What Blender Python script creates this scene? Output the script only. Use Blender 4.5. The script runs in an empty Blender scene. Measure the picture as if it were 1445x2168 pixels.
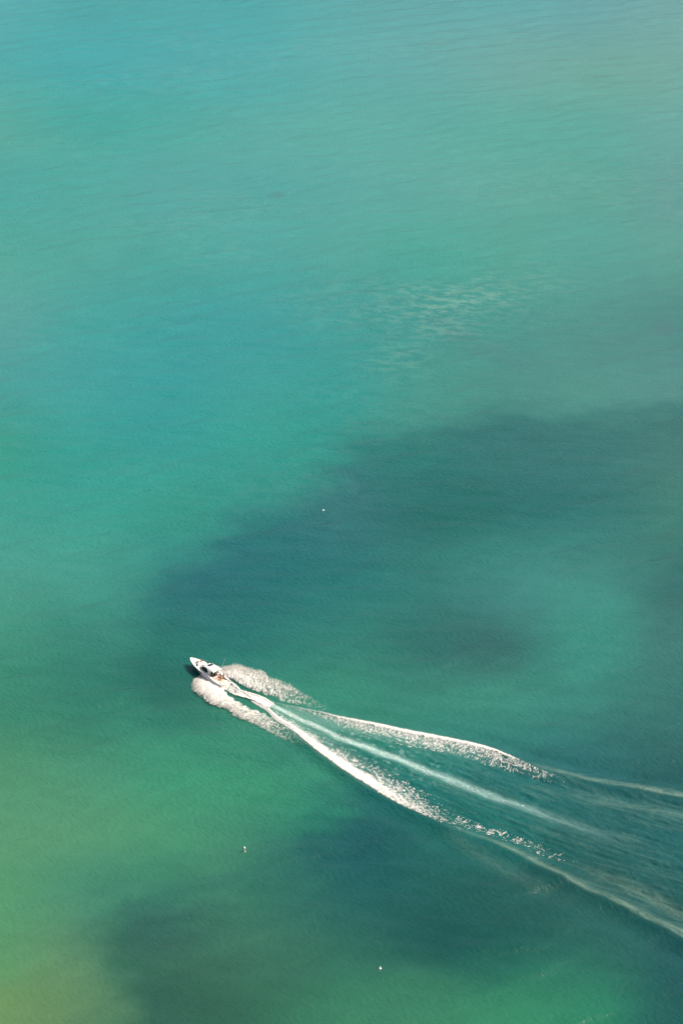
import bpy, bmesh, math, random
import numpy as np
from mathutils import Vector, Matrix, Euler

# ------------------------------------------------------------------ camera, sky, sun, exposure
SC = bpy.context.scene
COL = SC.collection
CAM_H = 346.78
cd = bpy.data.cameras.new('camera')
cam = bpy.data.objects.new('camera', cd)
COL.objects.link(cam)
cd.sensor_fit = 'VERTICAL'
cd.angle = math.radians(24.0)
cd.clip_start = 1.0
cd.clip_end = 60000.0
cam.location = (0, 0, CAM_H)
cam.rotation_euler = (math.radians(90 - 29.23), 0, 0)
SC.camera = cam

SUN_EL, SUN_AZ = 53.0, 82.0          # azimuth measured from +Y (view direction) towards +X
W = bpy.data.worlds.new('World')
SC.world = W
W.use_nodes = True
nt = W.node_tree
bg = nt.nodes['Background']
sky = nt.nodes.new('ShaderNodeTexSky')
sky.sky_type = 'NISHITA'
sky.sun_disc = False
sky.sun_elevation = math.radians(SUN_EL)
sky.sun_rotation = math.radians(SUN_AZ)
sky.altitude = 0
sky.air_density = 1.0
sky.dust_density = 5.0
sky.ozone_density = 1.0
bg.inputs['Strength'].default_value = 0.12
nt.links.new(sky.outputs['Color'], bg.inputs['Color'])

sl = bpy.data.lights.new('sun', 'SUN')
sl.energy = 4.8
sl.angle = math.radians(0.5)
sl.color = (1.0, 0.92, 0.80)
sun = bpy.data.objects.new('sun', sl)
COL.objects.link(sun)
_e, _a = math.radians(SUN_EL), math.radians(SUN_AZ)
sdir = Vector((math.sin(_a) * math.cos(_e), math.cos(_a) * math.cos(_e), math.sin(_e)))
sun.rotation_euler = (-sdir).to_track_quat('-Z', 'Y').to_euler()
sun.location = (200, 300, 400)

vs = SC.view_settings
vs.view_transform = 'Standard'
vs.look = 'None'
vs.exposure = 0.0
vs.gamma = 1.0
vs.use_curve_mapping = False

SC.cycles.adaptive_threshold = 0.004
SC.cycles.use_denoising = True
rng = np.random.default_rng(7)
random.seed(7)

# ------------------------------------------------------------------ helpers
def tag(o, label=None, cat=None, group=None, kind=None):
    if label: o['label'] = label
    if cat: o['category'] = cat
    if group: o['group'] = group
    if kind: o['kind'] = kind
    return o

def empty(name, mat=None):
    o = bpy.data.objects.new(name, None)
    COL.objects.link(o)
    if mat is not None: o.matrix_world = mat
    return o

def link_mesh(name, verts, faces, material, parent=None, smooth=False, mat=None):
    me = bpy.data.meshes.new(name)
    me.from_pydata([tuple(v) for v in verts], [], [tuple(f) for f in faces])
    me.update()
    if smooth:
        me.polygons.foreach_set('use_smooth', [True] * len(me.polygons))
    me.materials.append(material)
    o = bpy.data.objects.new(name, me)
    COL.objects.link(o)
    if parent is not None: o.parent = parent
    if mat is not None: o.matrix_world = mat
    return o

def np_mesh(name, V, F, material, smooth=True):
    """quads or triangles from numpy arrays"""
    me = bpy.data.meshes.new(name)
    n, k = F.shape
    me.vertices.add(len(V)); me.vertices.foreach_set('co', V.astype(np.float32).ravel())
    me.loops.add(n * k); me.loops.foreach_set('vertex_index', F.astype(np.int32).ravel())
    me.polygons.add(n)
    me.polygons.foreach_set('loop_start', np.arange(0, n * k, k, dtype=np.int32))
    me.polygons.foreach_set('loop_total', np.full(n, k, dtype=np.int32))
    me.polygons.foreach_set('use_smooth', np.full(n, smooth, dtype=bool))
    me.update(calc_edges=True)
    me.materials.append(material)
    o = bpy.data.objects.new(name, me)
    COL.objects.link(o)
    return o

class MB:
    """collects simple solids, then links them as one mesh"""
    def __init__(s): s.v = []; s.f = []
    def add(s, v, f):
        b = len(s.v); s.v += [tuple(p) for p in v]; s.f += [tuple(b + i for i in q) for q in f]
    def box(s, c, d, rz=0.0, ry=0.0, taper=1.0, bev=0.0):
        R = Matrix.Rotation(rz, 3, 'Z') @ Matrix.Rotation(ry, 3, 'Y')
        if bev > 0:
            bm = bmesh.new(); bmesh.ops.create_cube(bm, size=1.0)
            for v in bm.verts: v.co = Vector((v.co.x * d[0], v.co.y * d[1], v.co.z * d[2]))
            bmesh.ops.bevel(bm, geom=bm.edges[:], offset=bev, segments=2, affect='EDGES')
            bm.verts.index_update()
            s.add([R @ v.co + Vector(c) for v in bm.verts], [[v.index for v in q.verts] for q in bm.faces]); bm.free(); return
        vs_ = []
        for z in (-.5, .5):
            k = taper if z > 0 else 1.0
            for x, y in ((-.5, -.5), (.5, -.5), (.5, .5), (-.5, .5)):
                vs_.append(R @ Vector((x * d[0] * k, y * d[1] * k, z * d[2])) + Vector(c))
        s.add(vs_, [(3, 2, 1, 0), (4, 5, 6, 7), (0, 1, 5, 4), (1, 2, 6, 5), (2, 3, 7, 6), (3, 0, 4, 7)])
    def tube(s, pts, r, n=8):
        pts = [Vector(p) for p in pts]
        rs = r if isinstance(r, (list, tuple)) else [r] * len(pts)
        base = len(s.v)
        for i, p in enumerate(pts):
            d = (pts[min(i + 1, len(pts) - 1)] - pts[max(i - 1, 0)]).normalized()
            a = d.orthogonal().normalized() if i == 0 else (a - d * a.dot(d)).normalized()
            b = d.cross(a)
            for k in range(n):
                t = 2 * math.pi * k / n
                s.v.append(tuple(p + (a * math.cos(t) + b * math.sin(t)) * rs[i]))
        for i in range(len(pts) - 1):
            for k in range(n):
                q = base + i * n
                s.f.append((q + k, q + (k + 1) % n, q + n + (k + 1) % n, q + n + k))
        s.f.append(tuple(base + k for k in reversed(range(n))))
        s.f.append(tuple(base + (len(pts) - 1) * n + k for k in range(n)))
    def lathe(s, prof, c=(0, 0, 0), n=16, R=None):
        base = len(s.v); R = R or Matrix.Identity(3)
        for r, z in prof:
            for k in range(n):
                t = 2 * math.pi * k / n
                s.v.append(tuple(R @ Vector((r * math.cos(t), r * math.sin(t), z)) + Vector(c)))
        for i in range(len(prof) - 1):
            for k in range(n):
                q = base + i * n
                s.f.append((q + k, q + (k + 1) % n, q + n + (k + 1) % n, q + n + k))
        s.f.append(tuple(base + k for k in reversed(range(n))))
        s.f.append(tuple(base + (len(prof) - 1) * n + k for k in range(n)))
    def ball(s, c, r, n=8, sc=(1, 1, 1)):
        prof = [(max(.001, math.sin(math.pi * i / n)) * r, -math.cos(math.pi * i / n) * r) for i in range(n + 1)]
        s.lathe(prof, c, n + 2, Matrix.Diagonal(sc))
    def build(s, name, material, parent=None, smooth=False, mat=None):
        return link_mesh(name, s.v, s.f, material, parent, smooth, mat)

def material(name, color, rough=0.5, var=0.0, scale=3.0, metallic=0.0, spec=0.5, coat=0.0):
    m = bpy.data.materials.new(name); m.use_nodes = True
    n = m.node_tree.nodes; l = m.node_tree.links; p = n['Principled BSDF']
    p.inputs['Roughness'].default_value = rough
    p.inputs['Metallic'].default_value = metallic
    p.inputs['Specular IOR Level'].default_value = spec
    p.inputs['Coat Weight'].default_value = coat
    if var > 0:
        tc = n.new('ShaderNodeTexCoord'); nz = n.new('ShaderNodeTexNoise'); rp = n.new('ShaderNodeValToRGB')
        nz.inputs['Scale'].default_value = scale; nz.inputs['Detail'].default_value = 4
        l.new(tc.outputs['Object'], nz.inputs['Vector']); l.new(nz.outputs['Fac'], rp.inputs['Fac'])
        rp.color_ramp.elements[0].position = .3; rp.color_ramp.elements[1].position = .7
        rp.color_ramp.elements[0].color = tuple(c * (1 - var) for c in color) + (1,)
        rp.color_ramp.elements[1].color = tuple(min(1, c * (1 + var)) for c in color) + (1,)
        l.new(rp.outputs['Color'], p.inputs['Base Color'])
    else:
        p.inputs['Base Color'].default_value = tuple(color) + (1,)
    return m

# value noise on numpy arrays -------------------------------------------------
_LAT = np.random.default_rng(11).random((512, 512)).astype(np.float32)
def vnoise(x, y, off=0):
    x = x + off * 37.17; y = y + off * 91.7
    xi = np.floor(x).astype(int); yi = np.floor(y).astype(int)
    fx = x - xi; fy = y - yi
    fx = fx * fx * fx * (fx * (fx * 6 - 15) + 10); fy = fy * fy * fy * (fy * (fy * 6 - 15) + 10)
    a = _LAT[xi % 512, yi % 512]; b = _LAT[(xi + 1) % 512, yi % 512]
    c = _LAT[xi % 512, (yi + 1) % 512]; d = _LAT[(xi + 1) % 512, (yi + 1) % 512]
    return (a * (1 - fx) + b * fx) * (1 - fy) + (c * (1 - fx) + d * fx) * fy
def fbm(x, y, off=0, octaves=4, gain=.5):
    s = 0; a = 1; t = 0
    for o in range(octaves):
        s = s + a * vnoise(x * 2 ** o, y * 2 ** o, off + o * 3); t += a; a *= gain
    return s / t
def smooth(e0, e1, x):
    t = np.clip((x - e0) / (e1 - e0), 0, 1)
    return t * t * (3 - 2 * t)

# ------------------------------------------------------------------ wake layout, in metres on the water
BOW_PORT_OUT = [(-38.3, 529.9), (-39.0, 526.7), (-38.4, 524.9), (-36.8, 522.8), (-35.3, 521.0), (-33.9, 518.6), (-30.8, 516.1), (-28.4, 515.2), (-27.2, 512.2), (-24.3, 510.6), (-21.4, 508.6), (-18.5, 506.2), (-15.6, 503.5), (-12.8, 501.3), (-8.5, 498.6)]
BOW_PORT_IN = [(-36.6, 532.4), (-34.1, 530.6), (-31.5, 527.6), (-30.2, 524.7), (-29.3, 521.5), (-26.9, 518.9), (-23.9, 516.3), (-21.0, 514.3), (-18.1, 511.7), (-14.9, 508.2), (-11.4, 503.8), (-8.5, 499.8)]
BOW_STBD_OUT = [(-32.4, 535.0), (-28.1, 535.9), (-26.3, 534.8), (-23.9, 533.7), (-20.9, 532.6), (-19.4, 530.0), (-17.0, 528.4), (-14.4, 527.3), (-11.7, 524.2), (-9.4, 522.1), (-6.5, 519.5), (-3.3, 516.4)]
BOW_STBD_IN = [(-31.0, 531.5), (-29.2, 530.1), (-26.0, 527.7), (-23.3, 525.1), (-20.4, 523.0), (-17.4, 521.4), (-14.5, 519.3), (-10.2, 517.6), (-5.9, 515.6), (-3.0, 514.2)]
NEAR_LO = [(-26.2, 524.9), (-23.4, 518.9), (-21.1, 517.1), (-18.7, 514.3), (-16.6, 510.2), (-13.4, 507.0), (-11.4, 504.3), (-9.6, 501.6), (-6.6, 497.3), (-3.9, 493.9), (-1.7, 491.0), (0.7, 488.1), (3.9, 484.8), (7.0, 481.5), (9.8, 478.2), (13.3, 474.6), (17.4, 471.4), (22.4, 467.3), (29.1, 462.6)]
NEAR_HI = [(-24.7, 524.1), (-21.8, 522.0), (-19.4, 519.9), (-17.0, 515.8), (-14.7, 513.3), (-11.8, 510.1), (-8.5, 507.0), (-4.7, 503.0), (-1.2, 500.0), (2.7, 495.7), (7.5, 491.5), (13.5, 486.5), (20.5, 480.0), (25.0, 474.8), (30.4, 470.2)]
NEAR_TAIL = [(27.1, 468.6), (30.6, 466.4), (33.7, 464.5), (36.9, 463.0), (39.5, 461.7), (42.1, 460.2), (44.7, 458.2), (46.9, 456.6), (49.5, 455.1), (52.0, 453.1), (54.1, 452.1)]
WASH = [(-23.5, 522.8), (-20.0, 519.9), (-17.3, 517.3), (-14.9, 515.4), (-9.8, 510.9), (-4.7, 507.0), (0.2, 502.6), (5.2, 499.6), (10.1, 496.6), (14.9, 493.2), (20.7, 489.0), (25.4, 485.8), (34.5, 479.4), (43.5, 473.9), (52.3, 468.1), (58.8, 464.5), (65.3, 460.9), (73.9, 456.6)]
WASH_AXIS = WASH + [(95, 444.5), (125, 426)]
FAR_TOP = [(-20.0, 520.7), (-18.0, 519.4), (-14.9, 517.8), (-9.8, 515.7), (-4.8, 513.8), (-0.8, 512.1), (2.8, 511.0), (7.7, 509.5), (12.7, 507.7), (17.6, 505.7), (20.8, 504.8), (23.7, 503.7), (30.8, 501.2), (37.4, 498.2), (42.9, 493.7), (46.9, 490.0), (51.9, 486.7), (56.8, 484.3)]
FAR_BOT = [(-20.0, 519.4), (-17.9, 518.1), (-14.9, 517.1), (-9.8, 514.3), (-4.8, 511.4), (-0.8, 508.1), (2.7, 505.9), (6.4, 503.4), (10.1, 501.7), (16.2, 498.5), (19.2, 497.8), (23.4, 496.4), (30.5, 494.3), (37.0, 490.6), (44.3, 487.0), (48.9, 485.0), (53.5, 483.1), (56.7, 482.6)]
STERN_P = [(-31.0, 526.1), (-29.7, 524.1), (-28.4, 522.8), (-26.7, 521.6), (-24.6, 520.4)]
STERN_S = [(-28.7, 528.2), (-27.5, 527.0), (-26.2, 524.6), (-24.7, 523.7), (-23.3, 522.8)]
CREST_NEAR = [(-17.8, 514.3), (-14.7, 508.2), (-6.6, 497.4), (0.7, 488.1), (9.8, 478.3), (15.7, 473.1), (22.4, 467.5), (26.9, 463.3), (33.5, 460.3), (40.0, 455.5), (46.4, 449.7), (52.6, 444.2), (58.8, 439.0), (64.8, 434.2), (70.7, 428.7), (76.4, 424.0), (90, 413.5), (110, 399)]
CREST_OUTER = [(22.4, 466.4), (28.9, 459.2), (35.4, 453.0), (41.7, 446.4), (50.0, 439.4), (58.1, 432.5), (70, 422)]
CREST_FAR = [(-18.0, 519.4), (-14.9, 517.8), (-4.8, 513.8), (7.7, 509.5), (16.5, 506.3), (23.7, 503.7), (37.4, 497.8), (46.9, 490.4), (51.5, 488.8), (56.5, 486.3), (62.0, 483.9), (67.5, 482.3), (74.3, 480.3), (83.1, 477.8), (110, 469)]

def resample(P, n):
    P = np.array(P, float)
    # light smoothing by Chaikin, then even spacing
    for _ in range(2):
        Q = np.empty((2 * len(P), 2)); Q[0] = P[0]; Q[-1] = P[-1]
        Q[1:-1:2] = P[:-1] * .75 + P[1:] * .25; Q[2:-1:2] = P[:-1] * .25 + P[1:] * .75
        P = Q
    s = np.r_[0, np.cumsum(np.hypot(*np.diff(P, axis=0).T))]
    u = np.linspace(0, s[-1], n)
    return np.stack([np.interp(u, s, P[:, 0]), np.interp(u, s, P[:, 1])], 1), s[-1]

def line_coords(x, y, P, n=60):
    """arc length, total length and signed distance (left of travel positive) to a polyline"""
    R, L = resample(P, n)
    best = np.full(x.shape, 1e9); arc = np.zeros(x.shape); sg = np.zeros(x.shape)
    step = L / (n - 1)
    for i in range(n - 1):
        a = R[i]; d = R[i + 1] - a; l = np.hypot(*d); d = d / l
        px, py = x - a[0], y - a[1]
        t = px * d[0] + py * d[1]
        tc = np.clip(t, 0, l)
        dist = np.hypot(px - tc * d[0], py - tc * d[1])
        m = dist < best
        best = np.where(m, dist, best); arc = np.where(m, i * step + tc, arc)
        sg = np.where(m, np.where(px * -d[1] + py * d[0] >= 0, 1.0, -1.0), sg)
    return arc, L, best * sg

def wake_height(x, y):
    """height of the wake's waves above calm water"""
    h = np.zeros(x.shape)
    box = (x > -60) & (x < 135) & (y > 385) & (y < 560)
    if not box.any(): return h
    X, Y = x[box], y[box]; H = np.zeros(X.shape)
    a, L, s = line_coords(X, Y, CREST_NEAR)
    env = smooth(0, 14, a) * (.55 + .45 * smooth(45, 80, a))
    w = 1.9 + 1.1 * smooth(10, 90, a)
    s2 = s + .6 * (fbm(a / 9, a * 0, 5, 3) - .5)
    H += env * 1.25 * (.62 * np.exp(-(s2 / np.where(s2 < 0, .75 * w, 1.1 * w)) ** 2) - .40 * np.exp(-((s2 + 1.9 * w) / (1.0 * w)) ** 2) - .38 * np.exp(-((s2 - 2.0 * w) / (1.1 * w)) ** 2)
                + .24 * np.exp(-((s2 - 4.3 * w) / (1.2 * w)) ** 2) * smooth(30, 70, a))
    a, L, s = line_coords(X, Y, CREST_OUTER)
    env = smooth(0, 10, a) * (1 - smooth(L * .65, L, a))
    H += env * .45 * np.exp(-(s / 3.4) ** 2)
    a, L, s = line_coords(X, Y, CREST_FAR)
    env = smooth(0, 14, a) * (.40 + .6 * smooth(45, 75, a))
    w = 1.6 + .9 * smooth(10, 90, a)
    s2 = s + .5 * (fbm(a / 9, a * 0, 6, 3) - .5)
    H += env * 1.25 * (.55 * np.exp(-(s2 / w) ** 2) - .36 * np.exp(-((s2 - 1.9 * w) / (1.0 * w)) ** 2) - .38 * np.exp(-((s2 + 2.0 * w) / (1.1 * w)) ** 2)
                + .22 * np.exp(-((s2 + 4.4 * w) / (1.3 * w)) ** 2) * smooth(25, 60, a))
    a, L, s = line_coords(X, Y, WASH)
    H += -.14 * np.exp(-(s / 2.4) ** 2) * smooth(0, 6, a) * (1 - smooth(L * .5, L, a)) + .16 * np.exp(-((s + 3.4) / 1.6) ** 2) * smooth(10, 30, a) * (1 - .5 * smooth(L * .6, L, a))
    # hull trough and rooster hump behind the transom
    H += -.22 * np.exp(-(((X + 27.5) / 3.2) ** 2 + ((Y - 524.5) / 2.6) ** 2)) + .35 * np.exp(-(((X + 21.5) / 3.0) ** 2 + ((Y - 519.8) / 2.0) ** 2))
    h[box] = H
    return h

def wake_inside(x, y):
    """1 inside the V between the two crest lines"""
    r = np.zeros(x.shape)
    box = (x > -30) & (x < 135) & (y > 385) & (y < 540)
    X, Y = x[box], y[box]
    a1, L1, s1 = line_coords(X, Y, CREST_NEAR, 40)
    a2, L2, s2 = line_coords(X, Y, CREST_FAR, 40)
    r[box] = smooth(-1, 3, s1) * smooth(-1, 3, -s2) * smooth(2, 25, a1)
    return r

# ------------------------------------------------------------------ the sea
# water colour over its bed plus painted-in haze and far right glow, in lines across the bay: green over
# shallow sand, turquoise over deeper sand, dark over weed.  Row = one line at distance SY, nine
# samples from -SX to +SX.
SY = [1103.5, 1022.0, 944.5, 876.3, 811.4, 755.9, 706.2, 661.4, 620.9, 584.0, 550.3, 519.5, 491.0, 464.8, 440.5, 417.9, 398.4]
SX = [160.4, 150.3, 140.8, 132.3, 124.3, 117.4, 111.3, 105.8, 100.7, 96.2, 92.0, 88.2, 84.7, 81.5, 78.5, 75.7, 73.2]
#TINT_BEGIN
SAND_HAZE = [
    [(0.050, 0.254, 0.263), (0.039, 0.237, 0.242), (0.041, 0.241, 0.246), (0.042, 0.242, 0.250), (0.059, 0.248, 0.250), (0.069, 0.241, 0.244), (0.067, 0.241, 0.247), (0.079, 0.233, 0.240), (0.092, 0.240, 0.231)],
    [(0.041, 0.243, 0.241), (0.033, 0.242, 0.251), (0.038, 0.239, 0.246), (0.043, 0.245, 0.251), (0.058, 0.247, 0.244), (0.070, 0.242, 0.234), (0.085, 0.240, 0.223), (0.085, 0.237, 0.207), (0.092, 0.243, 0.213)],
    [(0.053, 0.246, 0.214), (0.035, 0.236, 0.212), (0.042, 0.242, 0.217), (0.057, 0.247, 0.228), (0.060, 0.249, 0.224), (0.059, 0.246, 0.221), (0.060, 0.247, 0.211), (0.060, 0.236, 0.204), (0.076, 0.232, 0.211)],
    [(0.041, 0.232, 0.211), (0.044, 0.236, 0.212), (0.051, 0.231, 0.218), (0.049, 0.232, 0.218), (0.055, 0.235, 0.217), (0.059, 0.235, 0.210), (0.060, 0.231, 0.198), (0.056, 0.220, 0.185), (0.065, 0.200, 0.187)],
    [(0.046, 0.232, 0.200), (0.044, 0.223, 0.197), (0.038, 0.224, 0.201), (0.041, 0.228, 0.211), (0.047, 0.228, 0.201), (0.040, 0.231, 0.193), (0.047, 0.217, 0.179), (0.051, 0.215, 0.186), (0.058, 0.203, 0.172)],
    [(0.054, 0.219, 0.206), (0.034, 0.218, 0.205), (0.028, 0.205, 0.202), (0.026, 0.205, 0.205), (0.030, 0.199, 0.188), (0.030, 0.187, 0.171), (0.035, 0.179, 0.158), (0.042, 0.166, 0.146), (0.041, 0.153, 0.137)],
    [(0.036, 0.200, 0.191), (0.029, 0.208, 0.202), (0.021, 0.202, 0.200), (0.024, 0.202, 0.190), (0.019, 0.192, 0.177), (0.030, 0.176, 0.150), (0.038, 0.164, 0.141), (0.044, 0.169, 0.146), (0.046, 0.158, 0.146)],
    [(0.023, 0.192, 0.151), (0.019, 0.198, 0.175), (0.018, 0.194, 0.179), (0.018, 0.198, 0.169), (0.015, 0.174, 0.150), (0.030, 0.173, 0.148), (0.039, 0.175, 0.148), (0.044, 0.173, 0.148), (0.045, 0.171, 0.147)],
    [(0.026, 0.202, 0.166), (0.022, 0.201, 0.166), (0.018, 0.188, 0.151), (0.016, 0.158, 0.137), (0.021, 0.163, 0.130), (0.028, 0.173, 0.141), (0.033, 0.174, 0.138), (0.040, 0.170, 0.141), (0.042, 0.170, 0.138)],
    [(0.036, 0.196, 0.156), (0.031, 0.191, 0.154), (0.019, 0.152, 0.132), (0.023, 0.170, 0.136), (0.026, 0.171, 0.129), (0.031, 0.172, 0.132), (0.032, 0.162, 0.127), (0.032, 0.165, 0.127), (0.034, 0.161, 0.123)],
    [(0.027, 0.164, 0.115), (0.020, 0.136, 0.105), (0.024, 0.166, 0.116), (0.025, 0.165, 0.116), (0.026, 0.161, 0.117), (0.029, 0.165, 0.119), (0.031, 0.162, 0.119), (0.032, 0.156, 0.122), (0.030, 0.162, 0.119)],
    [(0.023, 0.138, 0.090), (0.017, 0.124, 0.087), (0.019, 0.145, 0.099), (0.024, 0.159, 0.105), (0.026, 0.151, 0.105), (0.028, 0.159, 0.111), (0.030, 0.155, 0.112), (0.031, 0.159, 0.118), (0.033, 0.168, 0.120)],
    [(0.044, 0.172, 0.095), (0.035, 0.167, 0.102), (0.027, 0.177, 0.104), (0.024, 0.176, 0.100), (0.023, 0.159, 0.102), (0.029, 0.164, 0.110), (0.031, 0.162, 0.112), (0.031, 0.163, 0.114), (0.032, 0.166, 0.116)],
    [(0.054, 0.183, 0.099), (0.049, 0.179, 0.097), (0.036, 0.174, 0.097), (0.026, 0.145, 0.092), (0.011, 0.143, 0.093), (0.036, 0.176, 0.116), (0.032, 0.167, 0.111), (0.032, 0.166, 0.112), (0.031, 0.166, 0.113)],
    [(0.054, 0.192, 0.092), (0.036, 0.154, 0.096), (0.027, 0.138, 0.087), (0.037, 0.160, 0.094), (0.031, 0.156, 0.097), (0.024, 0.167, 0.105), (0.031, 0.166, 0.106), (0.032, 0.166, 0.109), (0.030, 0.167, 0.111)],
    [(0.057, 0.180, 0.082), (0.061, 0.157, 0.082), (0.049, 0.158, 0.088), (0.043, 0.159, 0.093), (0.037, 0.154, 0.096), (0.028, 0.162, 0.102), (0.035, 0.170, 0.108), (0.036, 0.164, 0.109), (0.027, 0.170, 0.112)],
    [(0.086, 0.185, 0.072), (0.066, 0.148, 0.069), (0.055, 0.159, 0.085), (0.046, 0.152, 0.088), (0.039, 0.145, 0.093), (0.036, 0.147, 0.098), (0.038, 0.159, 0.106), (0.034, 0.149, 0.101), (0.015, 0.163, 0.107)],
]
WEEDY = [
    [(0.012, 0.104, 0.092), (0.014, 0.102, 0.090), (0.011, 0.099, 0.087), (0.012, 0.099, 0.091), (0.016, 0.098, 0.091), (0.015, 0.099, 0.093), (0.015, 0.106, 0.088), (0.014, 0.109, 0.089), (0.010, 0.105, 0.087)],
    [(0.014, 0.093, 0.082), (0.013, 0.100, 0.092), (0.013, 0.097, 0.087), (0.017, 0.095, 0.091), (0.018, 0.089, 0.085), (0.016, 0.092, 0.086), (0.010, 0.105, 0.086), (0.014, 0.102, 0.085), (0.013, 0.108, 0.086)],
    [(0.015, 0.096, 0.091), (0.014, 0.094, 0.089), (0.013, 0.092, 0.088), (0.017, 0.097, 0.091), (0.014, 0.091, 0.087), (0.016, 0.096, 0.091), (0.013, 0.104, 0.088), (0.014, 0.101, 0.088), (0.018, 0.105, 0.088)],
    [(0.014, 0.097, 0.088), (0.014, 0.093, 0.089), (0.015, 0.089, 0.088), (0.014, 0.090, 0.089), (0.015, 0.092, 0.087), (0.016, 0.092, 0.088), (0.018, 0.089, 0.085), (0.020, 0.085, 0.083), (0.019, 0.087, 0.081)],
    [(0.016, 0.097, 0.088), (0.014, 0.089, 0.085), (0.016, 0.089, 0.085), (0.014, 0.094, 0.089), (0.018, 0.093, 0.090), (0.016, 0.093, 0.091), (0.019, 0.085, 0.083), (0.019, 0.095, 0.091), (0.016, 0.097, 0.089)],
    [(0.013, 0.096, 0.103), (0.012, 0.094, 0.103), (0.015, 0.092, 0.101), (0.014, 0.095, 0.104), (0.016, 0.093, 0.093), (0.016, 0.092, 0.089), (0.017, 0.089, 0.085), (0.018, 0.087, 0.081), (0.016, 0.103, 0.087)],
    [(0.013, 0.087, 0.095), (0.014, 0.095, 0.106), (0.013, 0.096, 0.105), (0.012, 0.096, 0.105), (0.017, 0.093, 0.090), (0.016, 0.092, 0.088), (0.015, 0.095, 0.091), (0.014, 0.096, 0.090), (0.016, 0.099, 0.091)],
    [(0.015, 0.093, 0.097), (0.013, 0.092, 0.101), (0.014, 0.096, 0.107), (0.014, 0.098, 0.111), (0.013, 0.117, 0.112), (0.013, 0.115, 0.105), (0.017, 0.102, 0.098), (0.020, 0.106, 0.101), (0.029, 0.113, 0.100)],
    [(0.012, 0.096, 0.101), (0.013, 0.096, 0.103), (0.015, 0.101, 0.109), (0.012, 0.110, 0.115), (0.016, 0.103, 0.109), (0.009, 0.091, 0.084), (0.010, 0.095, 0.087), (0.015, 0.105, 0.098), (0.026, 0.119, 0.095)],
    [(0.013, 0.095, 0.098), (0.012, 0.100, 0.105), (0.012, 0.094, 0.107), (0.010, 0.098, 0.104), (0.010, 0.105, 0.103), (0.016, 0.117, 0.104), (0.024, 0.138, 0.125), (0.026, 0.143, 0.125), (0.018, 0.092, 0.083)],
    [(0.013, 0.097, 0.082), (0.013, 0.098, 0.083), (0.010, 0.104, 0.086), (0.010, 0.106, 0.094), (0.015, 0.122, 0.100), (0.015, 0.094, 0.084), (0.019, 0.095, 0.086), (0.022, 0.158, 0.127), (0.024, 0.107, 0.095)],
    [(0.012, 0.091, 0.073), (0.013, 0.098, 0.077), (0.011, 0.083, 0.066), (0.021, 0.150, 0.101), (0.020, 0.150, 0.105), (0.020, 0.143, 0.107), (0.023, 0.150, 0.115), (0.021, 0.133, 0.111), (0.019, 0.102, 0.091)],
    [(0.013, 0.091, 0.073), (0.010, 0.087, 0.075), (0.012, 0.096, 0.077), (0.017, 0.123, 0.087), (0.009, 0.097, 0.080), (0.010, 0.114, 0.099), (0.011, 0.100, 0.092), (0.011, 0.088, 0.088), (0.010, 0.069, 0.067)],
    [(0.006, 0.064, 0.071), (0.016, 0.075, 0.069), (0.013, 0.079, 0.071), (0.015, 0.094, 0.078), (0.006, 0.064, 0.067), (0.007, 0.083, 0.074), (0.008, 0.095, 0.086), (0.009, 0.077, 0.073), (0.008, 0.077, 0.077)],
    [(0.006, 0.062, 0.068), (0.012, 0.082, 0.064), (0.012, 0.064, 0.060), (0.019, 0.106, 0.074), (0.007, 0.070, 0.066), (0.006, 0.065, 0.058), (0.007, 0.062, 0.054), (0.008, 0.065, 0.059), (0.006, 0.059, 0.056)],
    [(0.006, 0.055, 0.065), (0.022, 0.096, 0.065), (0.020, 0.082, 0.057), (0.023, 0.097, 0.064), (0.014, 0.084, 0.061), (0.006, 0.061, 0.052), (0.007, 0.077, 0.058), (0.011, 0.085, 0.066), (0.006, 0.057, 0.059)],
    [(0.006, 0.053, 0.064), (0.015, 0.076, 0.055), (0.017, 0.073, 0.050), (0.017, 0.079, 0.050), (0.022, 0.119, 0.068), (0.022, 0.126, 0.072), (0.021, 0.154, 0.081), (0.013, 0.126, 0.073), (0.006, 0.059, 0.055)],
]
#TINT_END

# outline of the big weed bed on the bottom, metres
WEED_BED = [(109.8, 694.1), (91.7, 688.4), (79.3, 685.0), (61.5, 688.4), (41.7, 684.4), (23.3, 671.3), (9.9, 664.6), (1.8, 654.2), (-3.2, 644.4), (-11.6, 630.4), (-22.6, 619.2), (-31.4, 612.4), (-33.3, 601.9), (-39.3, 591.9), (-50.3, 584.5), (-55.0, 566.2), (-59.5, 550.3), (-61.9, 532.9), (-52.7, 518.4), (-39.0, 512.9), (-24.1, 501.3), (-3.8, 490.0), (-2.6, 479.1), (-8.2, 467.6), (-18.0, 454.7), (-25.4, 444.9), (-36.1, 440.5), (-48.4, 437.9), (-54.3, 431.1), (-54.6, 422.0), (-51.5, 410.8), (-48.2, 395.7), (-50, 330), (260, 330), (260, 694.1)]

def inside_distance(x, y, P, ay=.6):
    P = np.array(P) * [1, ay]; y = y * ay
    d = np.full(x.shape, 1e9); ins = np.zeros(x.shape, bool)
    for a, b in zip(P, np.roll(P, -1, 0)):
        e = b - a; t = np.clip(((x - a[0]) * e[0] + (y - a[1]) * e[1]) / (e @ e), 0, 1)
        d = np.minimum(d, np.hypot(x - a[0] - t * e[0], y - a[1] - t * e[1]))
        if e[1] != 0:
            ins ^= ((a[1] > y) != (b[1] > y)) & (x < e[0] * (y - a[1]) / e[1] + a[0])
    return np.where(ins, d, -d)

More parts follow.
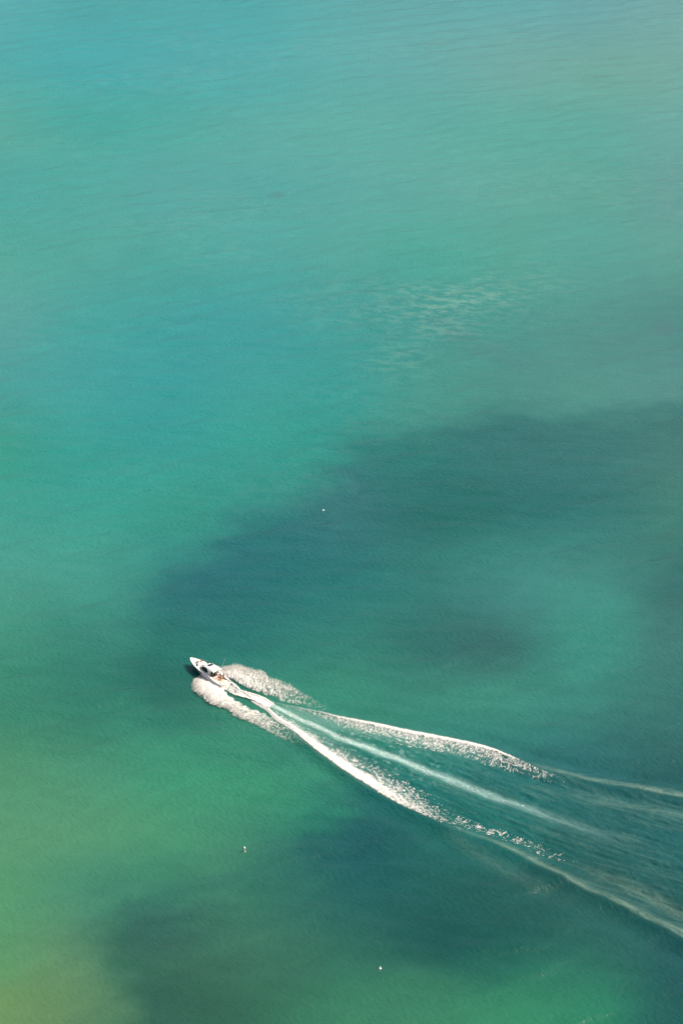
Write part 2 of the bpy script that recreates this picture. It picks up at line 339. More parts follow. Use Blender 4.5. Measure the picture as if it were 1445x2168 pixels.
def cubic_w(t):
    return np.stack([-.5 * t ** 3 + t ** 2 - .5 * t, 1.5 * t ** 3 - 2.5 * t ** 2 + 1, -1.5 * t ** 3 + 2 * t ** 2 + .5 * t, .5 * t ** 3 - .5 * t ** 2], 0)

def sea_tint(x, y):
    # uneven edges: the bed does not follow straight lines
    wx = 12 * (fbm(x / 40, y / 55, 21, 4) - .5) + 4 * (fbm(x / 8, y / 10, 22, 3) - .5)
    wy = 16 * (fbm(x / 40, y / 55, 23, 4) - .5) + 5 * (fbm(x / 8, y / 10, 24, 3) - .5)
    far = smooth(1600, 1150, y)
    x = x + wx * far; y = y + wy * far
    ry = np.interp(-y, [-v for v in SY], np.arange(17.0))
    half = np.interp(y, SY[::-1], SX[::-1])
    cx = np.clip((x / half + 1) * 4 * (1445 / 1440), 0, 8)
    iy = np.clip(np.floor(ry).astype(int), 0, 15); ix = np.clip(np.floor(cx).astype(int), 0, 7)
    wy_ = cubic_w(ry - iy); wx_ = cubic_w(cx - ix)
    def look(T):
        T = np.array(T, float); out = np.zeros(x.shape + (3,))
        for j in range(4):
            for i in range(4):
                out += (wy_[j] * wx_[i])[..., None] * T[np.clip(iy + j - 1, 0, 16), np.clip(ix + i - 1, 0, 8)]
        return np.clip(out, .004, 1)
    sd = np.full(x.shape, -99.0)
    q = (y > 300) & (y < 760) & (np.abs(x) < 300)
    sd[q] = inside_distance(x[q], y[q], WEED_BED)
    mot = fbm(x / 16, y / 8, 26, 5, .6) - .5
    w = smooth(-9, 9, sd + 11 * (fbm(x / 24, y / 9, 25, 5, .6) - .5))[..., None]
    return look(SAND_HAZE) * (1 - w) * (1 + .10 * mot[..., None]) + look(WEEDY) * w * (1 + .20 * mot[..., None])

# small weed beds: x, y, half width, half length, strength
WEED = [(-24.5, 870, 3.6, 3.6, .40), (33, 754, 6, 6, .22), (40, 742, 7, 6, .30), (49, 731, 9, 7, .24), (60, 722, 10, 6, .16), (93, 737, 8, 6, .20), (109.5, 748, 5, 7, .42)]

def sea_material():
    m = bpy.data.materials.new('sea_water'); m.use_nodes = True
    N = m.node_tree.nodes; L = m.node_tree.links; p = N['Principled BSDF']
    tc = N.new('ShaderNodeTexCoord')
    at = N.new('ShaderNodeAttribute'); at.attribute_name = 'tint'
    ch = N.new('ShaderNodeAttribute'); ch.attribute_name = 'chop'
    def noise(scale, rot, stretch, detail, rough=.55):
        mp = N.new('ShaderNodeMapping'); mp.vector_type = 'TEXTURE'
        mp.inputs['Rotation'].default_value = (0, 0, math.radians(rot))
        mp.inputs['Scale'].default_value = (stretch, 1, 1)
        nz = N.new('ShaderNodeTexNoise'); nz.noise_dimensions = '2D'
        nz.inputs['Scale'].default_value = scale; nz.inputs['Detail'].default_value = detail
        nz.inputs['Roughness'].default_value = rough; nz.inputs['Distortion'].default_value = 0.0
        L.new(tc.outputs['Object'], mp.inputs['Vector']); L.new(mp.outputs['Vector'], nz.inputs['Vector'])
        return nz.outputs['Fac']
    def math_(op, a, b):
        q = N.new('ShaderNodeMath'); q.operation = op
        for i, v in enumerate((a, b)):
            if isinstance(v, (int, float)): q.inputs[i].default_value = v
            else: L.new(v, q.inputs[i])
        return q.outputs[0]
    ripple = math_('MULTIPLY', noise(1.0, -50, 1.7, 3), .23)
    chop = math_('MULTIPLY', noise(.27, 18, 3.2, 4, .5), .62)
    roll = math_('MULTIPLY', noise(.15, -5, 3.6, 4, .55), .5)
    swell = math_('MULTIPLY', noise(.05, 12, 4.5, 2), .6)
    gust = noise(.012, 12, 2.0, 3, .6)
    h = math_('ADD', math_('ADD', ripple, chop), math_('ADD', swell, roll))
    k = math_('ADD', math_('MULTIPLY', gust, 1.2), .4)
    k = math_('MULTIPLY', k, ch.outputs['Fac'])
    bp = N.new('ShaderNodeBump'); bp.inputs['Distance'].default_value = 1.0; bp.inputs['Strength'].default_value = 1.0
    L.new(math_('MULTIPLY', h, k), bp.inputs['Height'])
    L.new(bp.outputs['Normal'], p.inputs['Normal'])
    # pale glint shreds painted into the base colour where the attribute asks
    sc = N.new('ShaderNodeAttribute'); sc.attribute_name = 'glint'
    def ramp(v, a, b):
        q = N.new('ShaderNodeMapRange'); q.interpolation_type = 'SMOOTHSTEP'
        q.inputs['From Min'].default_value = a; q.inputs['From Max'].default_value = b
        L.new(v, q.inputs['Value']); return q.outputs['Result']
    shreds = math_('MULTIPLY', ramp(noise(.34, -10, 2.1, 5, .65), .42, .62), sc.outputs['Fac'])
    mc = N.new('ShaderNodeMix'); mc.data_type = 'RGBA'
    L.new(shreds, mc.inputs['Factor']); L.new(at.outputs['Color'], mc.inputs['A']); mc.inputs['B'].default_value = (.32, .45, .33, 1)
    L.new(mc.outputs['Result'], p.inputs['Base Color'])
    p.subsurface_method = 'BURLEY'          # light spreads sideways below the surface
    p.inputs['Subsurface Weight'].default_value = .25
    p.inputs['Subsurface Radius'].default_value = (1.0, 1.0, 1.0)
    p.inputs['Subsurface Scale'].default_value = 4.5
    p.inputs['IOR'].default_value = 1.333
    p.inputs['Roughness'].default_value = .24
    return m

def build_sea():
    def axis(lo, hi, step, ext, grow, cap, limit_lo, limit_hi, mid):
        mid_ = list(np.arange(lo, hi + 1e-6, step))
        up = []; v = mid_[-1]; s = step
        while v < limit_hi:
            s = min(s * grow, mid if v < ext[1] else 1e9); v += s; up.append(v)
        dn = []; v = mid_[0]; s = step
        while v > limit_lo:
            s = min(s * grow, mid if v > ext[0] else 1e9); v -= s; dn.append(v)
        return np.array(dn[::-1] + mid_ + up)
    xs = axis(-46, 98, .34, (-190, 190), 1.18, 0, -25000, 25000, 1.5)
    ys = axis(412, 542, .34, (380, 1180), 1.18, 0, -3000, 40000, 1.5)
    X, Y = np.meshgrid(xs, ys)
    Z = wake_height(X, Y)
    near = (np.abs(X) < 185) & (Y > 384) & (Y < 1175)
    sw = np.zeros(X.shape)
    r2 = np.random.default_rng(3)
    for i in range(46):
        lam = 4.8 + 9 * r2.random() ** 1.3; th = math.radians(103 + 13 * r2.standard_normal()); ph = r2.random() * 6.28
        kx, ky = math.cos(th) * 6.283 / lam, math.sin(th) * 6.283 / lam
        sw += .0027 * lam * np.sin(kx * X + ky * Y + ph)
    sw *= .45 + 1.1 * fbm(X / 70, Y / 60, 71, 3)
    calm = (X > -75) & (X < 120) & (Y > 390) & (Y < 570)        # the wake irons out the swell
    _, _, sc_ = line_coords(X[calm], Y[calm], [(-52, 549)] + WASH_AXIS, 40)
    sw[calm] *= .35 + .65 * smooth(9, 24, np.abs(sc_))
    Z += np.where(near, sw, 0)
    fine = (X > -46) & (X < 98) & (Y > 412) & (Y < 542)
    ins = wake_inside(X, Y)
    a, L, s = line_coords(X[fine], Y[fine], WASH, 40)
    ax, _, sx = line_coords(X[fine], Y[fine], WASH_AXIS, 50)
    ch = np.zeros(X.shape)
    ch[fine] = ins[fine] * (.62 * (fbm(ax / 6.5, sx / 1.1, 31, 4) - .5) + .32 * (fbm(ax / 2.2, sx / .7, 32, 3) - .5))
    Z += ch
    V = np.stack([X, Y, Z], -1).reshape(-1, 3)
    ny, nx = X.shape
    i = np.arange(ny * nx).reshape(ny, nx)
    F = np.stack([i[:-1, :-1], i[:-1, 1:], i[1:, 1:], i[1:, :-1]], -1).reshape(-1, 4)
    sea = np_mesh('sea', V, F, sea_material())
    T = sea_tint(X, Y)
    for (wx, wy, rx, ry, k) in WEED:
        d = np.hypot((X - wx) / rx, (Y - wy) / ry) + .9 * (fbm(X / 4, Y / 8, 41, 3) - .5)
        g = (k * smooth(1.25, .35, d))[..., None]
        T = T * (1 - g) + np.array([.055, .13, .14]) * g
    # bubbles mixed into the wake lighten the water from within
    aer = np.zeros(X.shape)
    w = .68 + .009 * a
    core = np.exp(-((s + .5 * (fbm(a / 6, a * 0, 51, 3) - .5)) / w) ** 2)
    aer_f = core * (.64 + .6 * (fbm(a / 3.5, s / .5, 52, 4) - .5)) * smooth(1, 6, a) * (1 - smooth(30, L * 1.08, a)) ** 1.2
    a2, L2, s2 = line_coords(X[fine], Y[fine], CREST_NEAR, 40)
    aer_f = np.maximum(aer_f, .16 * smooth(-1.2, .8, s2) * (1 - smooth(2.5, 9, s2)) * (1 - smooth(34, 64, a2)) * smooth(0, 6, a2))
    a3, L3, s3 = line_coords(X[fine], Y[fine], CREST_FAR, 40)
    aer_f = np.maximum(aer_f, .16 * smooth(-1.0, .6, -s3) * (1 - smooth(2.5, 8, -s3)) * (1 - smooth(44, 70, a3)) * smooth(0, 6, a3))
    churn = smooth(.60, .74, fbm(ax / 1.5, sx / .8, 58, 3, .6)) * ins[fine] * (1 - smooth(30, 75, ax)) * np.exp(-((np.abs(sx) - 3.2) / 2.6) ** 2)
    aer_f = np.maximum(aer_f, .32 * churn)
    aer[fine] = np.clip(aer_f, 0, .9)
    crest_sheen = np.zeros(X.shape)  # pale reflection bands on the wake crests, painted into the water tint
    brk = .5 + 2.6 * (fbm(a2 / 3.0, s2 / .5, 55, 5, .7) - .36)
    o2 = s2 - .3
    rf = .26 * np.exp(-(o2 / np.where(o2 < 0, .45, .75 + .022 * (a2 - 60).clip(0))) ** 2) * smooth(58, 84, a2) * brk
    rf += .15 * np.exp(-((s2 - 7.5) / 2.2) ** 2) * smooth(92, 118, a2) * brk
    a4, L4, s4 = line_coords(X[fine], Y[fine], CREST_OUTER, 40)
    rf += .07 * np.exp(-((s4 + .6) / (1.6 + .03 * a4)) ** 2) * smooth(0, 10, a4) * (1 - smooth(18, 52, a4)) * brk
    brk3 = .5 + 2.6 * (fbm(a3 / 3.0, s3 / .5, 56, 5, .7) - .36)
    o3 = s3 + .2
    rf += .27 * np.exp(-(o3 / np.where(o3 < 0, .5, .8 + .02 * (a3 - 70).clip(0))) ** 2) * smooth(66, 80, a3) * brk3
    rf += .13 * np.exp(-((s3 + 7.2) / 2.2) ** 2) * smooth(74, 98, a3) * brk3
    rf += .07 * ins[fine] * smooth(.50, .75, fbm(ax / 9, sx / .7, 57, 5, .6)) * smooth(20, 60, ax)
    crest_sheen[fine] = np.clip(rf, 0, .5)
    crest_sheen = crest_sheen[..., None]
    T = T * (1 - crest_sheen) + np.array([.30, .42, .32]) * crest_sheen
    aer = aer[..., None]
    T = T * (1 - aer) + np.array([.50, .72, .66]) * aer
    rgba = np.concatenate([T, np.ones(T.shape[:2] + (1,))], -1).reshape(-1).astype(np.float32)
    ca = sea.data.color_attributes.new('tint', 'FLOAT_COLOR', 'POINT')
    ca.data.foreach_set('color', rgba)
    # how choppy the surface is: a gust patch right of the middle, smoother slicks by the wake crests
    chop = .85 + .35 * np.exp(-(((X - 26) / 34) ** 2 + ((Y - 765) / 55) ** 2))
    glint = .14 * np.exp(-((((X - 41) - .35 * (Y - 760)) / 28) ** 2 + ((Y - 762) / 42) ** 2) ** 1.3) * (.35 + .9 * smooth(.35, .65, fbm(X / 22, Y / 30, 63, 3)))  # patch of surface glints, painted as a pale tint
    glint += .05 * smooth(.5, .75, fbm(X / 60, Y / 45, 64, 4)) * smooth(560, 700, Y)
    sa = sea.data.attributes.new('glint', 'FLOAT', 'POINT')
    sa.data.foreach_set('value', glint.reshape(-1).astype(np.float32))
    fa = sea.data.attributes.new('chop', 'FLOAT', 'POINT')
    fa.data.foreach_set('value', chop.reshape(-1).astype(np.float32))
    tag(sea, kind='structure')
    sea['label'] = 'green and turquoise sea with dark weed beds'
    return sea
sea = build_sea()

# ------------------------------------------------------------------ white water
def foam_material():
    m = material('foam', (.80, .77, .72), .85, .05, 1.5, spec=.1)
    N = m.node_tree.nodes; L = m.node_tree.links
    tr = N.new('ShaderNodeBsdfTranslucent'); tr.inputs['Color'].default_value = (.80, .77, .72, 1)
    mx = N.new('ShaderNodeMixShader'); mx.inputs[0].default_value = .15
    L.new(N['Principled BSDF'].outputs[0], mx.inputs[1]); L.new(tr.outputs[0], mx.inputs[2])
    L.new(mx.outputs[0], N['Material Output'].inputs['Surface'])
    return m
M_FOAM = foam_material()

def ranked(a):
    o = np.empty(a.size); o[np.argsort(a, axis=None)] = np.linspace(0, 1, a.size)
    return o.reshape(a.shape)

def foam_strip(name, A, B, density, height, label, seed, cell=.10, nu=1.0, nv=1.0, jag=0.0, clumps=0, clump_r=(.025, .07), clump_h=.5, clump_where=None, cat='foam'):
    """sheet of foam between two edge lines, cut into lace where density falls below a noise; u runs aft, v from edge A to edge B"""
    _, la = resample(A, 10); _, lb = resample(B, 10)
    n = int(max(la, lb) / cell)
    PA, _ = resample(A, n); PB, _ = resample(B, n)
    wid = np.hypot(*(PA - PB).T).max()
    m = max(4, int(wid / cell))
    u = np.linspace(0, 1, n)[:, None]; v = np.linspace(-.12, 1.12, m)[None, :]
    Wd = np.hypot(*(PA - PB).T)[:, None]
    P = PA[:, None] * (1 - v[..., None]) + PB[:, None] * v[..., None]
    um = u * max(la, lb) + v * 0; vm = (v - .5) * Wd + u * 0
    noise_ = ranked(.40 * fbm(um / nu, vm / nv, seed, 4, .65) + .22 * fbm(P[..., 0] / .7, P[..., 1] / .7, seed + 3, 3, .6) + .30 * np.random.default_rng(seed).random(P.shape[:2]))
    vj = v + jag * (fbm(um / .9, vm / 5.0, seed + 5, 4, .65) - .5) / np.maximum(Wd, .6)
    D = density(u + v * 0, vj + u * 0)
    keep = D > noise_
    hN = fbm(P[..., 0] / .9, P[..., 1] / .9, seed + 7, 4, .6)
    Hh = height(u + v * 0, np.clip(vj, 0, 1) + u * 0)
    Z = wake_height(P[..., 0], P[..., 1]) + .09 + Hh * (.65 + .7 * hN) + .06 * hN * np.clip(D, 0, 1)
    V = np.concatenate([P, Z[..., None]], -1).reshape(-1, 3)
    i = np.arange(n * m).reshape(n, m)
    F = np.stack([i[:-1, :-1], i[1:, :-1], i[1:, 1:], i[:-1, 1:]], -1).reshape(-1, 4)
    K = keep[:-1, :-1].reshape(-1)
    F = F[K]
    used = np.unique(F); re = np.full(n * m, -1); re[used] = np.arange(len(used))
    V = V[used]; F = re[F]
    # outward facing
    e1 = V[F[:, 1]] - V[F[:, 0]]; e2 = V[F[:, 3]] - V[F[:, 0]]
    nz = np.cross(e1, e2)[:, 2]
    F[nz < 0] = F[nz < 0][:, ::-1]
    F = np.concatenate([F[:, [0, 1, 2]], F[:, [0, 2, 3]]])
    if clumps:
        r = np.random.default_rng(seed)
        pr = (clump_where(u + v * 0, vj + u * 0) * np.clip(D, 0, 1)).reshape(-1)
        idx = r.choice(n * m, clumps, p=pr / pr.sum())
        C = np.concatenate([P, Z[..., None]], -1).reshape(-1, 3)[idx]
        C = C + r.normal(0, .22, C.shape) * [1, 1, 0]
        C[:, 2] += np.abs(r.normal(0, clump_h, len(C))) * Hh.reshape(-1)[idx] * 1.2
        R = r.uniform(clump_r[0], clump_r[1], len(C))
        oc = np.array([(1, 0, 0), (-1, 0, 0), (0, 1, 0), (0, -1, 0), (0, 0, 1), (0, 0, -1)], float)
        of = np.array([(0, 2, 4), (2, 1, 4), (1, 3, 4), (3, 0, 4), (2, 0, 5), (1, 2, 5), (3, 1, 5), (0, 3, 5)])
        q4 = r.normal(size=(len(C), 3, 3)); q4 = np.linalg.qr(q4)[0]
        ov = np.einsum('nij,kj->nki', q4, oc) * R[:, None, None] * r.uniform(.5, 1.5, (len(C), 6, 1)) + C[:, None]
        F = np.concatenate([F, (of[None] + (np.arange(len(C)) * 6 + len(V))[:, None, None]).reshape(-1, 3)])
        V = np.concatenate([V, ov.reshape(-1, 3)])
    o = np_mesh(name, V, F, M_FOAM)
    tag(o, label, cat, kind='stuff')
    return o

edge = lambda v, a, b: smooth(0 - a, a, v) * smooth(1 + b, 1 - b, v)
# v = 0 on the outer edge, 1 on the hull side
foam_strip('bow_spray', BOW_PORT_OUT, BOW_PORT_IN,
           lambda u, v: edge(v, .16, .04) * (1.0 - .86 * smooth(.18, .95, u)) * smooth(1.02, .70, u),
           lambda u, v: .55 * np.sin(np.pi * np.clip(v * .8 + .2, 0, 1)) ** .8 * smooth(-.02, .12, u) * (1 - .8 * smooth(.2, .9, u)),
           'thick white bow spray thrown out along the near side of the motor yacht', 101, jag=3.0, nu=.7, nv=.32,
           clumps=9000, clump_where=lambda u, v: 1.5 * np.exp(-((v) / .22) ** 2) + .2)
foam_strip('bow_spray', BOW_STBD_OUT, BOW_STBD_IN,
           lambda u, v: edge(v, .18, .16) * (.96 - .84 * smooth(.08, .85, u)) * smooth(1.02, .66, u),
           lambda u, v: .7 * np.sin(np.pi * np.clip(.85 - v * .7, 0, 1)) ** .8 * smooth(-.05, .12, u) * (1 - .85 * smooth(.25, .95, u)),
           'white spray plume peeling away on the far side behind the motor yacht', 131, jag=3.0, nu=.32, nv=1.1,
           clumps=8000, clump_where=lambda u, v: 1.2 * np.exp(-((v) / .3) ** 2) + .2)
foam_strip('stern_wash', STERN_P + [(-22, 518.6), (-18.5, 515.6)], STERN_S + [(-20.5, 520.9), (-17.2, 517.6)],
           lambda u, v: edge(v, .06, .06) * (.55 + .7 * smooth(.15, .55, u)) * smooth(1.03, .93, u) + .6 * (np.exp(-((v - .97) / .07) ** 2)),
           lambda u, v: .22 * np.exp(-((v - .02) / .2) ** 2) + .25 * np.exp(-((v - .95) / .1) ** 2) + .2 * smooth(.4, .8, u),
           'boiling white wash pouring out directly behind the stern of the yacht', 151, jag=.5, nu=2.0, nv=.25)
foam_strip('wake_foam', NEAR_LO, NEAR_HI,
           lambda u, v: smooth(-.03, .04, v) * np.clip(1.2 * smooth(.62, .18, v + .24 * smooth(.35, .9, u)) + .50 * smooth(1.15, .35, v) * smooth(.05, .3, u), 0, 1.1) * (1 - .66 * smooth(.55, 1.0, u)) * smooth(1.02, .80, u) * smooth(-.01, .03, u),
           lambda u, v: .30 * np.exp(-((v - .26) / .15) ** 2) * (1 - .5 * smooth(.6, 1, u)),
           'broad lacy band of white foam on the nearer crest of the wake', 171, jag=.45, nu=.6, nv=.28,
           clumps=2600, clump_r=(.02, .05), clump_where=lambda u, v: np.exp(-((v) / .12) ** 2) + .01)
foam_strip('wake_foam', FAR_TOP, FAR_BOT,
           lambda u, v: smooth(-.03, .04, v) * np.clip(1.15 * smooth(.24, .05, v + .12 * smooth(.25, 0, u) + .2 * smooth(.7, .9, u)) + .50 * smooth(1.05, .2, v) * smooth(.02, .35, u), 0, 1.1) * (1 - .72 * smooth(.68, 1.0, u)) * smooth(1.02, .88, u),
           lambda u, v: .22 * np.exp(-((v - .14) / .12) ** 2) * smooth(0, .2, u) * (1 - .5 * smooth(.6, 1, u)),
           'slim crest of white foam with ragged streaks on the farther side of the wake', 191, jag=.3, nu=.30, nv=.9,
           clumps=2200, clump_r=(.02, .05), clump_where=lambda u, v: np.exp(-((v) / .12) ** 2) + .01)
_t = np.array(NEAR_TAIL)
foam_strip('foam_flecks', (_t + [-.9, -1.5]).tolist(), (_t + [.9, 1.5]).tolist(),
           lambda u, v: edge(v, .45, .45) * (.34 - .31 * smooth(.1, 1, u)) * (.25 + 1.1 * smooth(.45, .66, fbm(u * 26, v * 1.5, 77, 2))),
           lambda u, v: .04 + 0 * u, 'broken line of last foam flecks trailing from the nearer wake crest', 211, cell=.11, nu=.5, nv=.25)
_w = np.array(WASH)
_n = np.stack([-np.gradient(_w[:, 1]), np.gradient(_w[:, 0])], 1); _n /= np.hypot(*_n.T)[:, None]
_hw = np.linspace(1.0, 2.2, len(_w))[:, None]
foam_strip('propeller_wash', (_w + _n * _hw).tolist(), (_w - _n * _hw).tolist(),
           lambda u, v: np.exp(-((v - .5) / .26) ** 2) * (.28 - .10 * smooth(.1, .4, u)) * (1 - smooth(.15, .80, u)) * smooth(0, .05, u),
           lambda u, v: .0 * u, 'pale milky streak of propeller wash down the middle of the wake', 231, cell=.10, nu=1.2, nv=.15)

# ------------------------------------------------------------------ materials of the yacht
M_GEL = material('white_gelcoat', (.82, .80, .75), .35, .02, .6, coat=.15)
M_DECK = material('white_nonskid', (.80, .78, .73), .6, .03, 6)
M_BOOT = material('grey_bottom_paint', (.30, .28, .26), .5, .1, 3)
M_GLASS = material('tinted_glass', (.018, .024, .026), .06, .2, 2)
M_GLASSG = material('grey_windscreen_glass', (.10, .115, .11), .08, .15, 2)
M_SUNROOF = material('blue_roof_glass', (.035, .042, .075), .12, .1, 2)
M_HULLWIN = material('dark_hull_glazing', (.05, .038, .035), .12, .1, 2)
M_STEEL = material('polished_steel', (.62, .63, .64), .22, .05, 5, metallic=1.0)
M_TEAK = material('bleached_teak', (.60, .50, .40), .65, .10, 5)
M_CREAM = material('cream_vinyl', (.74, .66, .55), .6, .03, 3)
M_WHITEV = material('white_vinyl', (.80, .76, .70), .6, .03, 3)
M_LINER = material('grey_cockpit_liner', (.36, .33, .32), .6, .08, 3)
M_RUB = material('grey_rub_rail', (.30, .28, .27), .4, .05, 3)
M_DARK = material('black_canvas', (.03, .028, .03), .7, .15, 4)

# ------------------------------------------------------------------ the motor yacht
BOAT = Matrix.Translation((-34.64, 531.46, 0.0)) @ Matrix.Rotation(math.radians(134.4), 4, 'Z') @ Matrix.Rotation(math.radians(-3.0), 4, 'Y') @ Matrix.Rotation(math.radians(6.0), 4, 'X')
yacht = empty('motor_yacht', BOAT)
tag(yacht, 'white motor yacht with dark roof window speeding across the green sea', 'motor yacht')

ST = np.array([  # x, half beam at sheer, sheer z, half beam at chine, chine z, keel z
    (-6.55, 1.84, .98, 1.70, .10, -.45), (-5.5, 1.98, 1.02, 1.82, .10, -.5), (-4.0, 2.16, 1.12, 1.92, .12, -.58), (-2.0, 2.30, 1.34, 1.98, .16, -.62),
    (0.0, 2.32, 1.48, 1.92, .22, -.62), (2.0, 2.22, 1.58, 1.70, .32, -.55), (3.6, 2.00, 1.64, 1.34, .46, -.40), (5.0, 1.66, 1.69, .92, .70, -.1),
    (6.2, 1.22, 1.73, .52, 1.0, .36), (7.0, .80, 1.75, .26, 1.25, .80), (7.55, .42, 1.76, .10, 1.5, 1.3), (7.85, .06, 1.77, .02, 1.68, 1.6)])
def stn(x):
    return [np.interp(x, ST[:, 0], ST[:, k]) for k in range(1, 6)]
def smooth_st():
    xs = np.linspace(-6.55, 7.85, 64)
    R = np.stack([np.interp(xs, ST[:, 0], ST[:, k]) for k in range(1, 6)], 1)
    for _ in range(3):
        R[1:-1] = .25 * R[:-2] + .5 * R[1:-1] + .25 * R[2:]
    return xs, R
HX, HR = smooth_st()
def sheer(x): return np.interp(x, HX, HR[:, 0]), np.interp(x, HX, HR[:, 1])

def hull_point(i, q, side):
    """q 0 keel .. 1 chine .. 2 sheer"""
    b, zs, c, zc, zk = HR[i]
    if q <= 1: return (HX[i], side * c * q, zk + (zc - zk) * q)
    t = q - 1
    y = c + (b - c) * t ** .85
    return (HX[i], side * y, zc + (zs - zc) * t)
Q = [0, .5, 1, 1.08, 1.25, 1.45, 1.62, 1.8, 2]
v = []; fb = []; ft = []
ring = [(q, -1) for q in reversed(Q)] + [(q, 1) for q in Q[1:]]
for i in range(len(HX)):
    for q, s in ring: v.append(hull_point(i, q, s))
k = len(ring)
for i in range(len(HX) - 1):
    for j in range(k - 1):
        f = (i * k + j, i * k + j + 1, (i + 1) * k + j + 1, (i + 1) * k + j)
        qm = max(ring[j][0], ring[j + 1][0])
        (fb if qm <= 1.08 else ft).append(f)
ft.append(tuple(range(k))[::-1])
link_mesh('hull', v, ft, M_GEL, yacht, True)
o = link_mesh('bottom', v, fb, M_BOOT, yacht, True)
# dark hull windows set 4 mm proud, tapering aft
for s in (1, -1):
    vv = []; ff = []
    xs = np.linspace(.6, 5.4, 22)
    for x in xs:
        i = int(np.argmin(abs(HX - x))); b, zs, c, zc, zk = [np.interp(x, HX, HR[:, q]) for q in range(5)]
        wdt = .30 * math.sin(math.pi * min(1, max(0, (x - .6) / 4.8)) ** .55) ** .7 + .02
        for t in (.66 - wdt * .5, .66 + wdt * .5):
            y = c + (b - c) * t ** .85
            vv.append((x, s * (y + .012), zc + (zs - zc) * t))
    for q in range(len(xs) - 1):
        ff.append((2 * q, 2 * q + 2, 2 * q + 3, 2 * q + 1) if s < 0 else (2 * q + 1, 2 * q + 3, 2 * q + 2, 2 * q))
    link_mesh('hull_window', vv, ff, M_HULLWIN, yacht)
for s in (1, -1):
    m = MB(); m.tube([(x, s * (sheer(x)[0] + .01), sheer(x)[1] - .14) for x in np.linspace(-6.5, 7.7, 44)], .03, 6)
    m.build('rub_rail', M_RUB, yacht)

# deck: crowned foredeck, side decks and the cockpit well
CX0, CX1, CY, CZ = -6.2, -1.35, 1.58, .55
v = []; f = []
xs = np.linspace(-1.35, 7.78, 50)
for x in xs:
    b, z = sheer(x); b = max(b - .03, .01)
    for t in np.linspace(-1, 1, 11):
        v.append((x, b * t, z + .10 * (1 - t * t) * min(1, b)))
for i in range(len(xs) - 1):
    for j in range(10):
        f.append((i * 11 + j, (i + 1) * 11 + j, (i + 1) * 11 + j + 1, i * 11 + j + 1))
link_mesh('foredeck', v, f, M_DECK, yacht, True)
for s in (1, -1):
    xs = np.linspace(-6.5, -1.35, 24); v = []; f = []
    for x in xs:
        b, z = sheer(x); inn = min(CY, b - .22)
        zz = z + .14 * smooth(-3.2, -1.6, np.array(x)).item()
        v += [(x, s * (b - .02), z - .01), (x, s * (b - .05), zz + .05), (x, s * inn, zz + .05), (x, s * inn, CZ - .1)]
    for i in range(len(xs) - 1):
        for j in range(3):
            q = (i * 4 + j, (i + 1) * 4 + j, (i + 1) * 4 + j + 1, i * 4 + j + 1)
            f.append(q if s < 0 else q[::-1])
    link_mesh('coaming', v, f, M_GEL, yacht, False)
m = MB(); m.box(((-5.3 + CX1) / 2 - .3, 0, CZ - .04), (CX1 + 5.9, 2 * CY - .01, .08)); m.build('cockpit_sole', M_TEAK, yacht)

# transom, steps and bathing platform
m = MB()
m.box((-5.5, -.1, .74), (1.0, 2.5, .36), bev=.08); m.build('sun_pad', M_CREAM, yacht)
m = MB(); m.box((-6.22, 0, .62), (.36, 3.4, .34), bev=.05); m.build('transom', M_GEL, yacht)
m = MB()
m.box((-5.95, 1.42, .66), (.5, .4, .12), bev=.02); m.box((-6.2, 1.42, .82), (.5, .5, .12), bev=.02); m.build('boarding_step', M_TEAK, yacht)
def slab(outline, z0, z1):
    n = len(outline)
    return [(x, y, z0) for x, y in outline] + [(x, y, z1) for x, y in outline], [tuple(range(n))[::-1], tuple(range(n, 2 * n))] + [(i, (i + 1) % n, n + (i + 1) % n, n + i) for i in range(n)]
ol = [(-6.2, -1.66)] + [(-6.62 - .42 * (1 - (y / 1.68) ** 2), y) for y in np.linspace(-1.68, 1.68, 15)] + [(-6.2, 1.66)]
ol = ol[::-1]
pv, pf = slab(ol, .34, .46)
plat = link_mesh('bathing_platform', pv, pf, M_GEL, yacht)
m = MB()
for y in np.linspace(-1.45, 1.45, 15):
    e = -6.56 - .40 * (1 - (y / 1.68) ** 2)
    m.box(((e - 6.38) / 2, y, .468), (abs(e + 6.38), .16, .016))
o = m.build('teak_decking', M_TEAK, plat)

# superstructure as one surface, split into shell, glass and roof panels
SXK = [-2.95, -2.4, -.8, .5, 1.4, 2.1, 2.6, 3.05, 3.2]
ZT = [3.18, 3.3, 3.38, 3.28, 2.96, 2.46, 2.12, 1.86, 1.80]
WD = [1.80, 1.82, 1.80, 1.76, 1.66, 1.48, 1.22, .80, .40]
def sup(x, th):
    zb = sheer(x)[1] - .02 if x > -1.35 else sheer(-1.35)[1] - .02
    zt = np.interp(x, SXK, ZT); w = np.interp(x, SXK, WD)
    c, s = math.cos(th), math.sin(th); e = 2 / 3.3
    r = abs(s) ** e
    return Vector((x, w * math.copysign(abs(c) ** e, c), zb + (zt - zb) * r)), r, abs(c) ** e
NT = 133
xs = np.linspace(-2.95, 3.2, 150)
ths = np.linspace(0, math.pi, NT)
grid = [[sup(x, t) for t in ths] for x in xs]
parts = {'shell': [], 'side_window': [], 'side_window_s': [], 'windscreen': [], 'windscreen_s': [], 'roof_window': [], 'roof_hatch': []}
